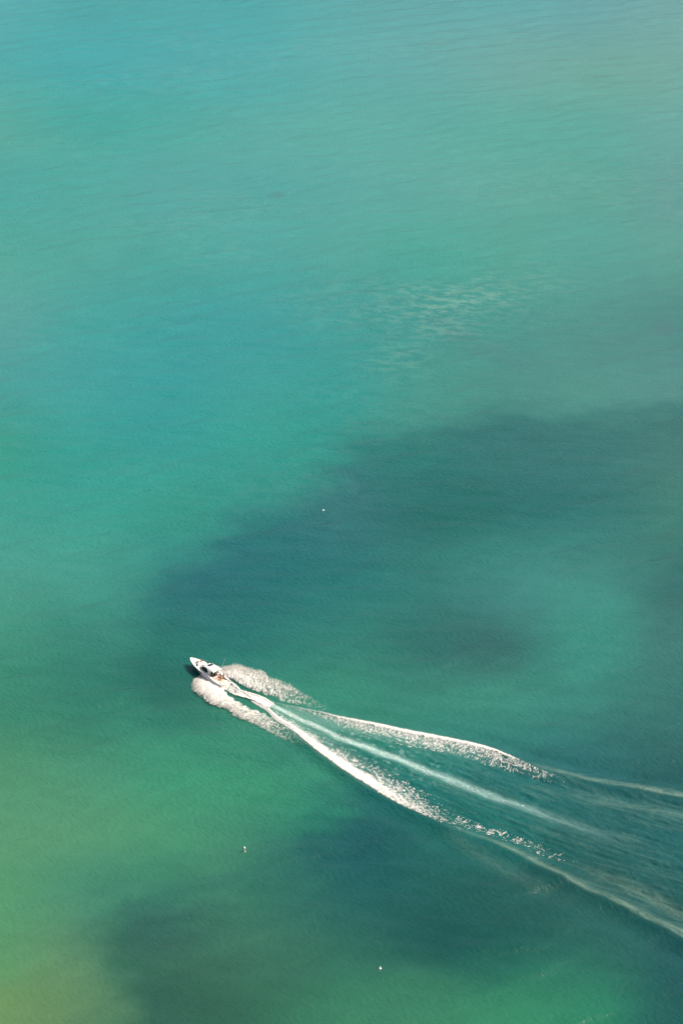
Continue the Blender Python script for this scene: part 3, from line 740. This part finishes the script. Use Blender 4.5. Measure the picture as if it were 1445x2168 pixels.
for i in range(len(xs) - 1):
    for j in range(len(ths) - 1):
        x = (xs[i] + xs[i + 1]) / 2
        p, r, a = sup(x, (ths[j] + ths[j + 1]) / 2)
        y = p.y
        q = (i * NT + j, (i + 1) * NT + j, (i + 1) * NT + j + 1, i * NT + j + 1)
        key = 'shell'
        if x < -1.25:
            low = .80 + .0 * x
            pill = (x > -1.95 + .55 * (1 - r) and x < -1.25)
            if r < low and not pill: continue
        top = .80 - .34 * smooth(1.0, 2.6, np.array(x)).item()
        bot = .20 + .12 * smooth(-.2, -1.0, np.array(x)).item()
        if -1.0 < x < 2.55 and bot < r < top * (1 - .25 * smooth(-.1, -1.0, np.array(x)).item()) and a > .5 and abs(y) > 1.0:
            key = 'side_window' if y > 0 else 'side_window_s'
        elif 1.35 < x < 3.0 and abs(y) < .80 * np.interp(x, SXK, WD) and r > .45 and abs(y) > .03:
            key = 'windscreen' if y > 0 else 'windscreen_s'
        elif -.38 < x < .72 and -.98 < y < .84:
            key = 'roof_window'
        elif -1.75 < x < -.55 and -1.0 < y < .86:
            key = 'roof_hatch'
        parts[key].append(q)
allv = [g[0] for row in grid for g in row]
matk = {'shell': M_GEL, 'side_window': M_GLASS, 'side_window_s': M_GLASS, 'windscreen': M_GLASSG, 'windscreen_s': M_GLASSG, 'roof_window': M_SUNROOF, 'roof_hatch': M_WHITEV}
off = {'shell': 0, 'side_window': -.03, 'side_window_s': -.03, 'windscreen': -.03, 'windscreen_s': -.03, 'roof_window': .012, 'roof_hatch': .03}
nm = {'shell': 'superstructure', 'side_window': 'side_window', 'side_window_s': 'side_window', 'windscreen': 'windscreen', 'windscreen_s': 'windscreen', 'roof_window': 'roof_window', 'roof_hatch': 'roof_hatch'}
for key, fs in parts.items():
    used = sorted({i for q in fs for i in q}); idx = {g: n for n, g in enumerate(used)}
    vv = []
    for g in used:
        i, j = divmod(g, NT)
        p = allv[g]
        du = allv[min(i + 1, len(xs) - 1) * NT + j] - allv[max(i - 1, 0) * NT + j]
        dv = allv[i * NT + min(j + 1, NT - 1)] - allv[i * NT + max(j - 1, 0)]
        n = du.cross(dv)
        n = n.normalized() if n.length > 1e-9 else Vector((0, 0, 1))
        vv.append(p + n * off[key])
    o = link_mesh(nm[key], vv, [tuple(idx[i] for i in q) for q in fs], matk[key], yacht, True)
    if key == 'shell':
        md = o.modifiers.new('thickness', 'SOLIDIFY'); md.thickness = .05; md.offset = -1
# bulkhead with sliding glass door under the hardtop
m = MB(); m.box((-1.42, 0, 1.75), (.08, 3.0, 2.4)); bk = m.build('bulkhead', M_LINER, yacht)
m = MB(); m.box((-1.475, .25, 1.65), (.02, 1.5, 1.8)); m.build('glass_door', M_GLASS, bk)
# roof fittings
m = MB(); m.lathe([(.26, 0), (.30, .06), (.28, .16), (.18, .24), (.02, .27)], (-2.35, -.7, 3.3), 16); m.build('radar_dome', M_GEL, yacht, True)
m = MB(); m.box((-1.5, -1.35, 3.28), (.3, .3, .16), bev=.04); m.build('search_light', M_GEL, yacht)
m = MB(); m.tube([(-2.45, .55, 3.28), (-2.45, .55, 3.42)], .05); m.ball((-2.45, .55, 3.44), .07); m.build('gps_antenna', M_LINER, yacht)
m = MB(); m.tube([(-2.45, -1.68, 2.95), (-2.48, -1.68, 3.35)], .05); m.tube([(-2.48, -1.68, 3.35), (-3.35, -1.75, 6.4)], [.028, .02]); m.build('whip_antenna', M_GEL, yacht)
for s in (1, -1):
    m = MB(); m.tube([(-2.75, s * 1.62, 3.05), (-3.05, s * 1.8, 2.2), (-3.4, s * 1.9, 1.3)], .045); m.build('hardtop_strut', M_STEEL, yacht)
# cockpit furniture
m = MB(); m.box((-2.55, .55, .88), (.62, 1.5, .42), bev=.06); st_ = m.build('bench', M_WHITEV, yacht)
m = MB(); m.box((-2.86, .55, 1.2), (.16, 1.5, .5), bev=.05); m.build('backrest', M_WHITEV, st_)
m = MB(); m.box((-2.95, -1.25, .80), (1.0, .55, .42), bev=.06); st2 = m.build('bench', M_CREAM, yacht)
m = MB(); m.box((-2.95, -1.50, 1.15), (1.0, .12, .4), bev=.04); m.build('backrest', M_CREAM, st2)
m = MB(); m.box((-4.9, .1, .98), (.14, 1.9, .3), bev=.04); m.build('sun_pad_headrest', M_CREAM, yacht)
m = MB(); m.box((-2.0, -.95, 1.05), (.55, .7, .8), bev=.06); m.build('helm_seat', M_WHITEV, yacht)
# foredeck sun pad and hatch, cleats, windlass, bow rails
m = MB(); m.box((4.25, -.05, 1.83), (1.9, 1.5, .09), ry=math.radians(-1), bev=.03); m.build('foredeck_cushion', M_WHITEV, yacht)
m = MB(); m.box((6.8, 0, 1.87), (.35, .22, .12), bev=.03); m.build('windlass', M_STEEL, yacht)
for s in (1, -1):
    rail = [(x, s * max(.06, sheer(x)[0] - .10), sheer(x)[1] + .52) for x in np.linspace(.2, 5.4, 16)]
    rail = [(-.1, s * (sheer(-.1)[0] - .10), sheer(-.1)[1] + .05)] + rail + [(5.7, s * (sheer(5.7)[0] - .10), sheer(5.7)[1] + .05)]
    m = MB(); m.tube(rail, .018, 6); r_ = m.build('bow_rail', M_STEEL, yacht, True)
    for x in np.linspace(.7, 5.0, 6):
        m = MB(); m.tube([(x, s * (sheer(x)[0] - .10), sheer(x)[1]), (x, s * (sheer(x)[0] - .10), sheer(x)[1] + .52)], .015, 6)
        m.build('stanchion', M_STEEL, r_)
    for x in (-5.9, 1.2, 6.4):
        m = MB(); m.box((x, s * (sheer(x)[0] - .13), sheer(x)[1] + .07), (.26, .05, .05), bev=.015); m.build('cleat', M_STEEL, yacht)

# ------------------------------------------------------------------ things lying on the yacht
def on_boat(x, y, z, rz=0.0):
    return BOAT @ Matrix.Translation((x, y, z)) @ Matrix.Rotation(math.radians(rz), 4, 'Z')
bag = empty('duffel_bag', on_boat(3.75, 1.25, 1.72, 20))
tag(bag, 'small dark bag lying on the near edge of the foredeck', 'bag')
m = MB(); m.lathe([(.02, -.30), (.13, -.28), (.16, -.15), (.16, .15), (.13, .28), (.02, .30)], (0, 0, .16), 12, Matrix.Rotation(math.pi / 2, 3, 'Y')); m.build('bag_body', M_DARK, bag, True)
for s in (1, -1):
    m = MB(); m.tube([(-.12, s * .06, .30), (-.06, s * .05, .40), (.06, s * .05, .40), (.12, s * .06, .30)], .012, 6); m.build('handle', M_DARK, bag)
fen = empty('fender', on_boat(2.7, -2.02, 1.66, 10))
tag(fen, 'black fender stowed along the far side rail by the windscreen', 'fender')
m = MB(); m.lathe([(.03, -.62), (.12, -.55), (.15, -.4), (.15, .4), (.12, .55), (.03, .62)], (0, 0, .15), 12, Matrix.Rotation(math.pi / 2, 3, 'Y')); m.build('fender_body', M_DARK, fen, True)
m = MB(); m.tube([(.6, 0, .15), (.75, .02, .3), (.8, .02, .45)], .012, 6); m.build('rope', M_DARK, fen)

# ------------------------------------------------------------------ people
SKIN = {'tan': material('tanned_skin', (.46, .22, .13), .55, .08, 8), 'red': material('sunburnt_skin', (.50, .18, .10), .55, .08, 8), 'fair': material('fair_skin', (.56, .33, .22), .55, .06, 8)}
HAIR = {'dark': material('dark_hair', (.035, .022, .018), .5, .2, 20), 'brown': material('brown_hair', (.10, .055, .03), .5, .2, 20)}
CLOTH = {'red': material('red_swimwear', (.50, .09, .05), .7, .1, 10), 'orange': material('orange_swimwear', (.58, .17, .05), .7, .1, 10), 'maroon': material('maroon_shirt', (.20, .05, .045), .8, .1, 10), 'dark': material('dark_swimwear', (.04, .035, .045), .7, .1, 10), 'coral': material('coral_swimwear', (.60, .20, .13), .7, .1, 10)}

def person(label, mat, J, skin, hair, cloth, long_hair=False, shirt=False):
    """J: joint positions in the person's own frame (metres, origin where the body rests)"""
    root = empty('person', mat)
    tag(root, label, 'person')
    pel = Vector(J['pelvis']); che = Vector(J['chest']); nek = Vector(J['neck']); hd = Vector(J['head'])
    verts = [pel, pel.lerp(che, .5), che, nek, nek.lerp(hd, .45), hd, hd + (hd - nek).normalized() * .09]
    rad = [.145, .125, .15, .06, .058, .10, .075]
    edges = [(0, 1), (1, 2), (2, 3), (3, 4), (4, 5), (5, 6)]
    for s in 'lr':
        sh, el, wr = (Vector(J[k + s]) for k in ('shoulder_', 'elbow_', 'wrist_'))
        b = len(verts); verts += [sh, el, wr, wr + (wr - el).normalized() * .08]; rad += [.06, .042, .03, .032]
        edges += [(2, b), (b, b + 1), (b + 1, b + 2), (b + 2, b + 3)]
        hp, kn, an, to = (Vector(J[k + s]) for k in ('hip_', 'knee_', 'ankle_', 'toe_'))
        b = len(verts); verts += [hp, kn, an, to]; rad += [.095, .062, .042, .035]
        edges += [(0, b), (b, b + 1), (b + 1, b + 2), (b + 2, b + 3)]
    me = bpy.data.meshes.new('body'); me.from_pydata([tuple(p) for p in verts], edges, []); me.update()
    ob = bpy.data.objects.new('body', me); COL.objects.link(ob)
    sk = ob.modifiers.new('skin', 'SKIN')
    sv = me.skin_vertices[0].data
    for i, r in enumerate(rad): sv[i].radius = (r, r); sv[i].use_root = False
    sv[0].use_root = True
    sb = ob.modifiers.new('subsurf', 'SUBSURF'); sb.levels = sb.render_levels = 1
    dg = bpy.context.evaluated_depsgraph_get()
    me2 = bpy.data.meshes.new_from_object(ob.evaluated_get(dg))
    bpy.data.objects.remove(ob)
    bm = bmesh.new(); bm.from_mesh(me2)
    def cone(a, b_, r1, r2, n=6):
        d = (b_ - a); q = d.to_track_quat('Z', 'Y').to_matrix().to_4x4()
        bmesh.ops.create_cone(bm, cap_ends=True, segments=n, radius1=r1, radius2=r2, depth=d.length, matrix=Matrix.Translation((a + b_) / 2) @ q)
    up = (hd - nek).normalized(); face = Vector(J['face']).normalized(); side = up.cross(face).normalized()
    cone(hd + face * .085 + up * .02, hd + face * .12 - up * .005, .012, .016)           # nose
    for s in 'lr':
        el, wr = Vector(J['elbow_' + s]), Vector(J['wrist_' + s]); d = (wr - el).normalized(); sd = d.cross(Vector((0, 0, 1)))
        sd = sd.normalized() if sd.length > .1 else Vector((1, 0, 0))
        base = wr + d * .085
        for q, ln in zip((-1.5, -.5, .5, 1.5), (.06, .075, .08, .065)):
            a = base + sd * q * .017; mid = a + d * ln * .55; cone(a - d * .02, mid, .010, .009); cone(mid - d * .003, mid + d * ln * .45 - Vector((0, 0, .015)), .009, .007)
        cone(wr + d * .03 + sd * .025, wr + d * .075 + sd * .06, .012, .009)
    me3 = bpy.data.meshes.new('body'); bm.to_mesh(me3); bm.free()
    me3.polygons.foreach_set('use_smooth', [True] * len(me3.polygons))
    me3.materials.append(skin)
    body = bpy.data.objects.new('body', me3); COL.objects.link(body); body.parent = root
    for e in (-1, 1):
        m = MB(); m.ball(tuple(hd + face * .088 + side * .034 * e + up * .035), .013, 5); m.build('eye', HAIR['dark'], root)
    # hair: cap over the back and top of the head
    m = MB(); c = hd + up * .05 - face * .025
    m.ball(tuple(c), .118, 8, (1, 1, 1.05))
    if long_hair:
        m.tube([tuple(c - face * .05), tuple(c - face * .12 - up * .14), tuple(che - face * .15 + up * .05), tuple(che - face * .16 - up * .12)], [.10, .11, .10, .04], 8)
    m.build('hair', hair, root, True)
    # swimwear or shirt follows the trunk
    m = MB()
    d = (che - pel)
    if shirt:
        m.tube([tuple(pel - d * .1), tuple(pel + d * .2), tuple(pel + d * .6), tuple(che), tuple(che.lerp(nek, .55))], [.165, .16, .155, .185, .11], 12)
        for s in 'lr':
            m.tube([tuple(Vector(J['shoulder_' + s]).lerp(che, .2)), tuple(Vector(J['shoulder_' + s]).lerp(Vector(J['elbow_' + s]), .55))], [.085, .065], 8)
        m.build('shirt', cloth, root, True)
    else:
        m.tube([tuple(pel - d * .16), tuple(pel), tuple(pel + d * .22)], [.14, .172, .158], 12)
        for s in 'lr':
            m.tube([tuple(Vector(J['hip_' + s]).lerp(pel, .3)), tuple(Vector(J['hip_' + s]).lerp(Vector(J['knee_' + s]), .25))], [.12, .105], 8)
        m.build('swimwear', cloth, root, True)
    return root

def pose(kind):
    j = {}
    if kind == 'sit_legs_out':      # sits on the deck facing +x, leaning back on the arms
        j = dict(pelvis=(0, 0, .14), chest=(-.14, 0, .50), neck=(-.17, 0, .66), head=(-.16, 0, .80), face=(1, 0, -.05))
        for s, y in (('l', 1), ('r', -1)):
            j.update({'shoulder_' + s: (-.16, y * .19, .58), 'elbow_' + s: (-.30, y * .26, .34), 'wrist_' + s: (-.36, y * .25, .10),
                      'hip_' + s: (.04, y * .10, .12), 'knee_' + s: (.46, y * .11, .20 if y < 0 else .36), 'ankle_' + s: (.88, y * .09, .07) if y < 0 else (.66, y * .10, .07), 'toe_' + s: (.93, y * .10, .20) if y < 0 else (.82, y * .1, .04)})
    elif kind == 'sit_hug':         # sits with the knees drawn up, bent forward
        j = dict(pelvis=(0, 0, .14), chest=(.12, 0, .48), neck=(.18, 0, .63), head=(.24, 0, .76), face=(1, 0, -.3))
        for s, y in (('l', 1), ('r', -1)):
            j.update({'shoulder_' + s: (.12, y * .19, .55), 'elbow_' + s: (.28, y * .28, .38), 'wrist_' + s: (.46, y * .16, .30),
                      'hip_' + s: (.04, y * .10, .13), 'knee_' + s: (.40, y * .13, .48), 'ankle_' + s: (.48, y * .11, .07), 'toe_' + s: (.64, y * .12, .04)})
    elif kind == 'seated':          # on a bench 0.44 high facing +x
        j = dict(pelvis=(0, 0, .58), chest=(.05, 0, .94), neck=(.07, 0, 1.10), head=(.10, 0, 1.24), face=(1, 0, -.1))
        for s, y in (('l', 1), ('r', -1)):
            j.update({'shoulder_' + s: (.05, y * .19, 1.02), 'elbow_' + s: (.16, y * .27, .78), 'wrist_' + s: (.38, y * .18, .70),
                      'hip_' + s: (.05, y * .10, .55), 'knee_' + s: (.46, y * .13, .53), 'ankle_' + s: (.48, y * .13, .08), 'toe_' + s: (.64, y * .14, .04)})
    elif kind == 'lounge':          # half lying on a pad facing +x
        j = dict(pelvis=(0, 0, .14), chest=(-.28, 0, .34), neck=(-.40, 0, .44), head=(-.49, 0, .54), face=(.7, 0, .5))
        for s, y in (('l', 1), ('r', -1)):
            j.update({'shoulder_' + s: (-.33, y * .19, .38), 'elbow_' + s: (-.22, y * .34, .20), 'wrist_' + s: (.02, y * .30, .14),
                      'hip_' + s: (.05, y * .10, .12), 'knee_' + s: (.46, y * .13, .26 if y > 0 else .14), 'ankle_' + s: (.86, y * .12, .07), 'toe_' + s: (.92, y * .13, .19)})
    elif kind == 'stand':
        j = dict(pelvis=(0, 0, .92), chest=(.02, 0, 1.28), neck=(.03, 0, 1.46), head=(.05, 0, 1.60), face=(1, 0, -.1))
        for s, y in (('l', 1), ('r', -1)):
            j.update({'shoulder_' + s: (.02, y * .20, 1.38), 'elbow_' + s: (.05, y * .29, 1.10), 'wrist_' + s: (.22, y * .24, .92),
                      'hip_' + s: (0, y * .10, .88), 'knee_' + s: (.05, y * .11, .48), 'ankle_' + s: (-.01, y * .12, .08), 'toe_' + s: (.15, y * .13, .04)})
    return j

person('sitting person with dark hair stretching the legs out towards the bow tip', on_boat(4.45, .45, 1.885, -8), pose('sit_legs_out'), SKIN['fair'], HAIR['dark'], CLOTH['dark'], True)
person('person in red crouched with drawn up knees by the far bow rail', on_boat(4.45, -.72, 1.885, -110), pose('sit_hug'), SKIN['red'], HAIR['brown'], CLOTH['red'])
person('person lounging on the sun pad, nearest of the people to the stern', on_boat(-3.75, -.15, .60, 201), pose('lounge'), SKIN['red'], HAIR['brown'], CLOTH['coral'])
person('person seated on the cream side bench next to the standing one', on_boat(-3.05, -1.15, .56, 125), pose('seated'), SKIN['red'], HAIR['brown'], CLOTH['coral'])
person('dark haired person in maroon shirt standing at the far cockpit side', on_boat(-3.8, -1.38, .60, 160), pose('stand'), SKIN['tan'], HAIR['dark'], CLOTH['maroon'], False, True)
person('person in orange sitting behind the white bench under the hardtop', on_boat(-2.15, -.05, .60, 180), pose('seated'), SKIN['tan'], HAIR['brown'], CLOTH['orange'], False, True)

# ------------------------------------------------------------------ marks floating on the water
M_BUOY = material('white_buoy_paint', (.82, .80, .74), .5, .04, 6)
M_BUOYD = material('tan_buoy_base', (.52, .44, .30), .7, .12, 6)  # duller tan for shaft, collar and lifting eye
def zsea(x, y): return 0.0
b1 = empty('spar_buoy', Matrix.Translation((-22.71, 455.8, 0)) @ Matrix.Rotation(math.radians(-4), 4, 'Y'))
tag(b1, 'tall slim white spar buoy standing upright in the pale green water', 'buoy')
m = MB(); m.lathe([(.13, -.9), (.15, .1), (.14, .9)], (0, 0, 0), 14); m.build('shaft', M_BUOYD, b1, True)
m = MB(); m.lathe([(.16, .9), (.23, .96), (.23, 1.36), (.16, 1.45), (.03, 1.47)], (0, 0, 0), 14); m.build('top_mark', M_BUOY, b1, True)
m = MB(); m.lathe([(.2, -.15), (.26, 0), (.24, .12), (.14, .2)], (0, 0, 0), 14); m.build('float_collar', M_BUOYD, b1, True)
b2 = empty('cone_buoy', Matrix.Translation((8.48, 413.8, 0)))
tag(b2, 'small white cone topped buoy in the dark water near the bottom edge', 'buoy')
m = MB(); m.lathe([(.14, -.22), (.30, -.1), (.34, .08), (.26, .22), (.10, .28)], (0, 0, 0), 16); m.build('float', M_BUOY, b2, True)
m = MB(); m.lathe([(.13, .27), (.05, .72), (.01, .74)], (0, 0, 0), 12); m.build('cone', M_BUOY, b2, True)
b3 = empty('round_float', Matrix.Translation((-5.37, 620.6, 0)))
tag(b3, 'lone white oval float far beyond the boat in the dark patch', 'float')
m = MB(); m.ball((0, 0, .10), .30, 10, (1.35, .9, .8)); m.build('float_body', M_BUOY, b3, True)
m = MB(); m.tube([(-.1, 0, .3), (-.06, 0, .42), (.06, 0, .42), (.1, 0, .3)], .025, 6); m.build('lifting_eye', M_BUOYD, b3, True)
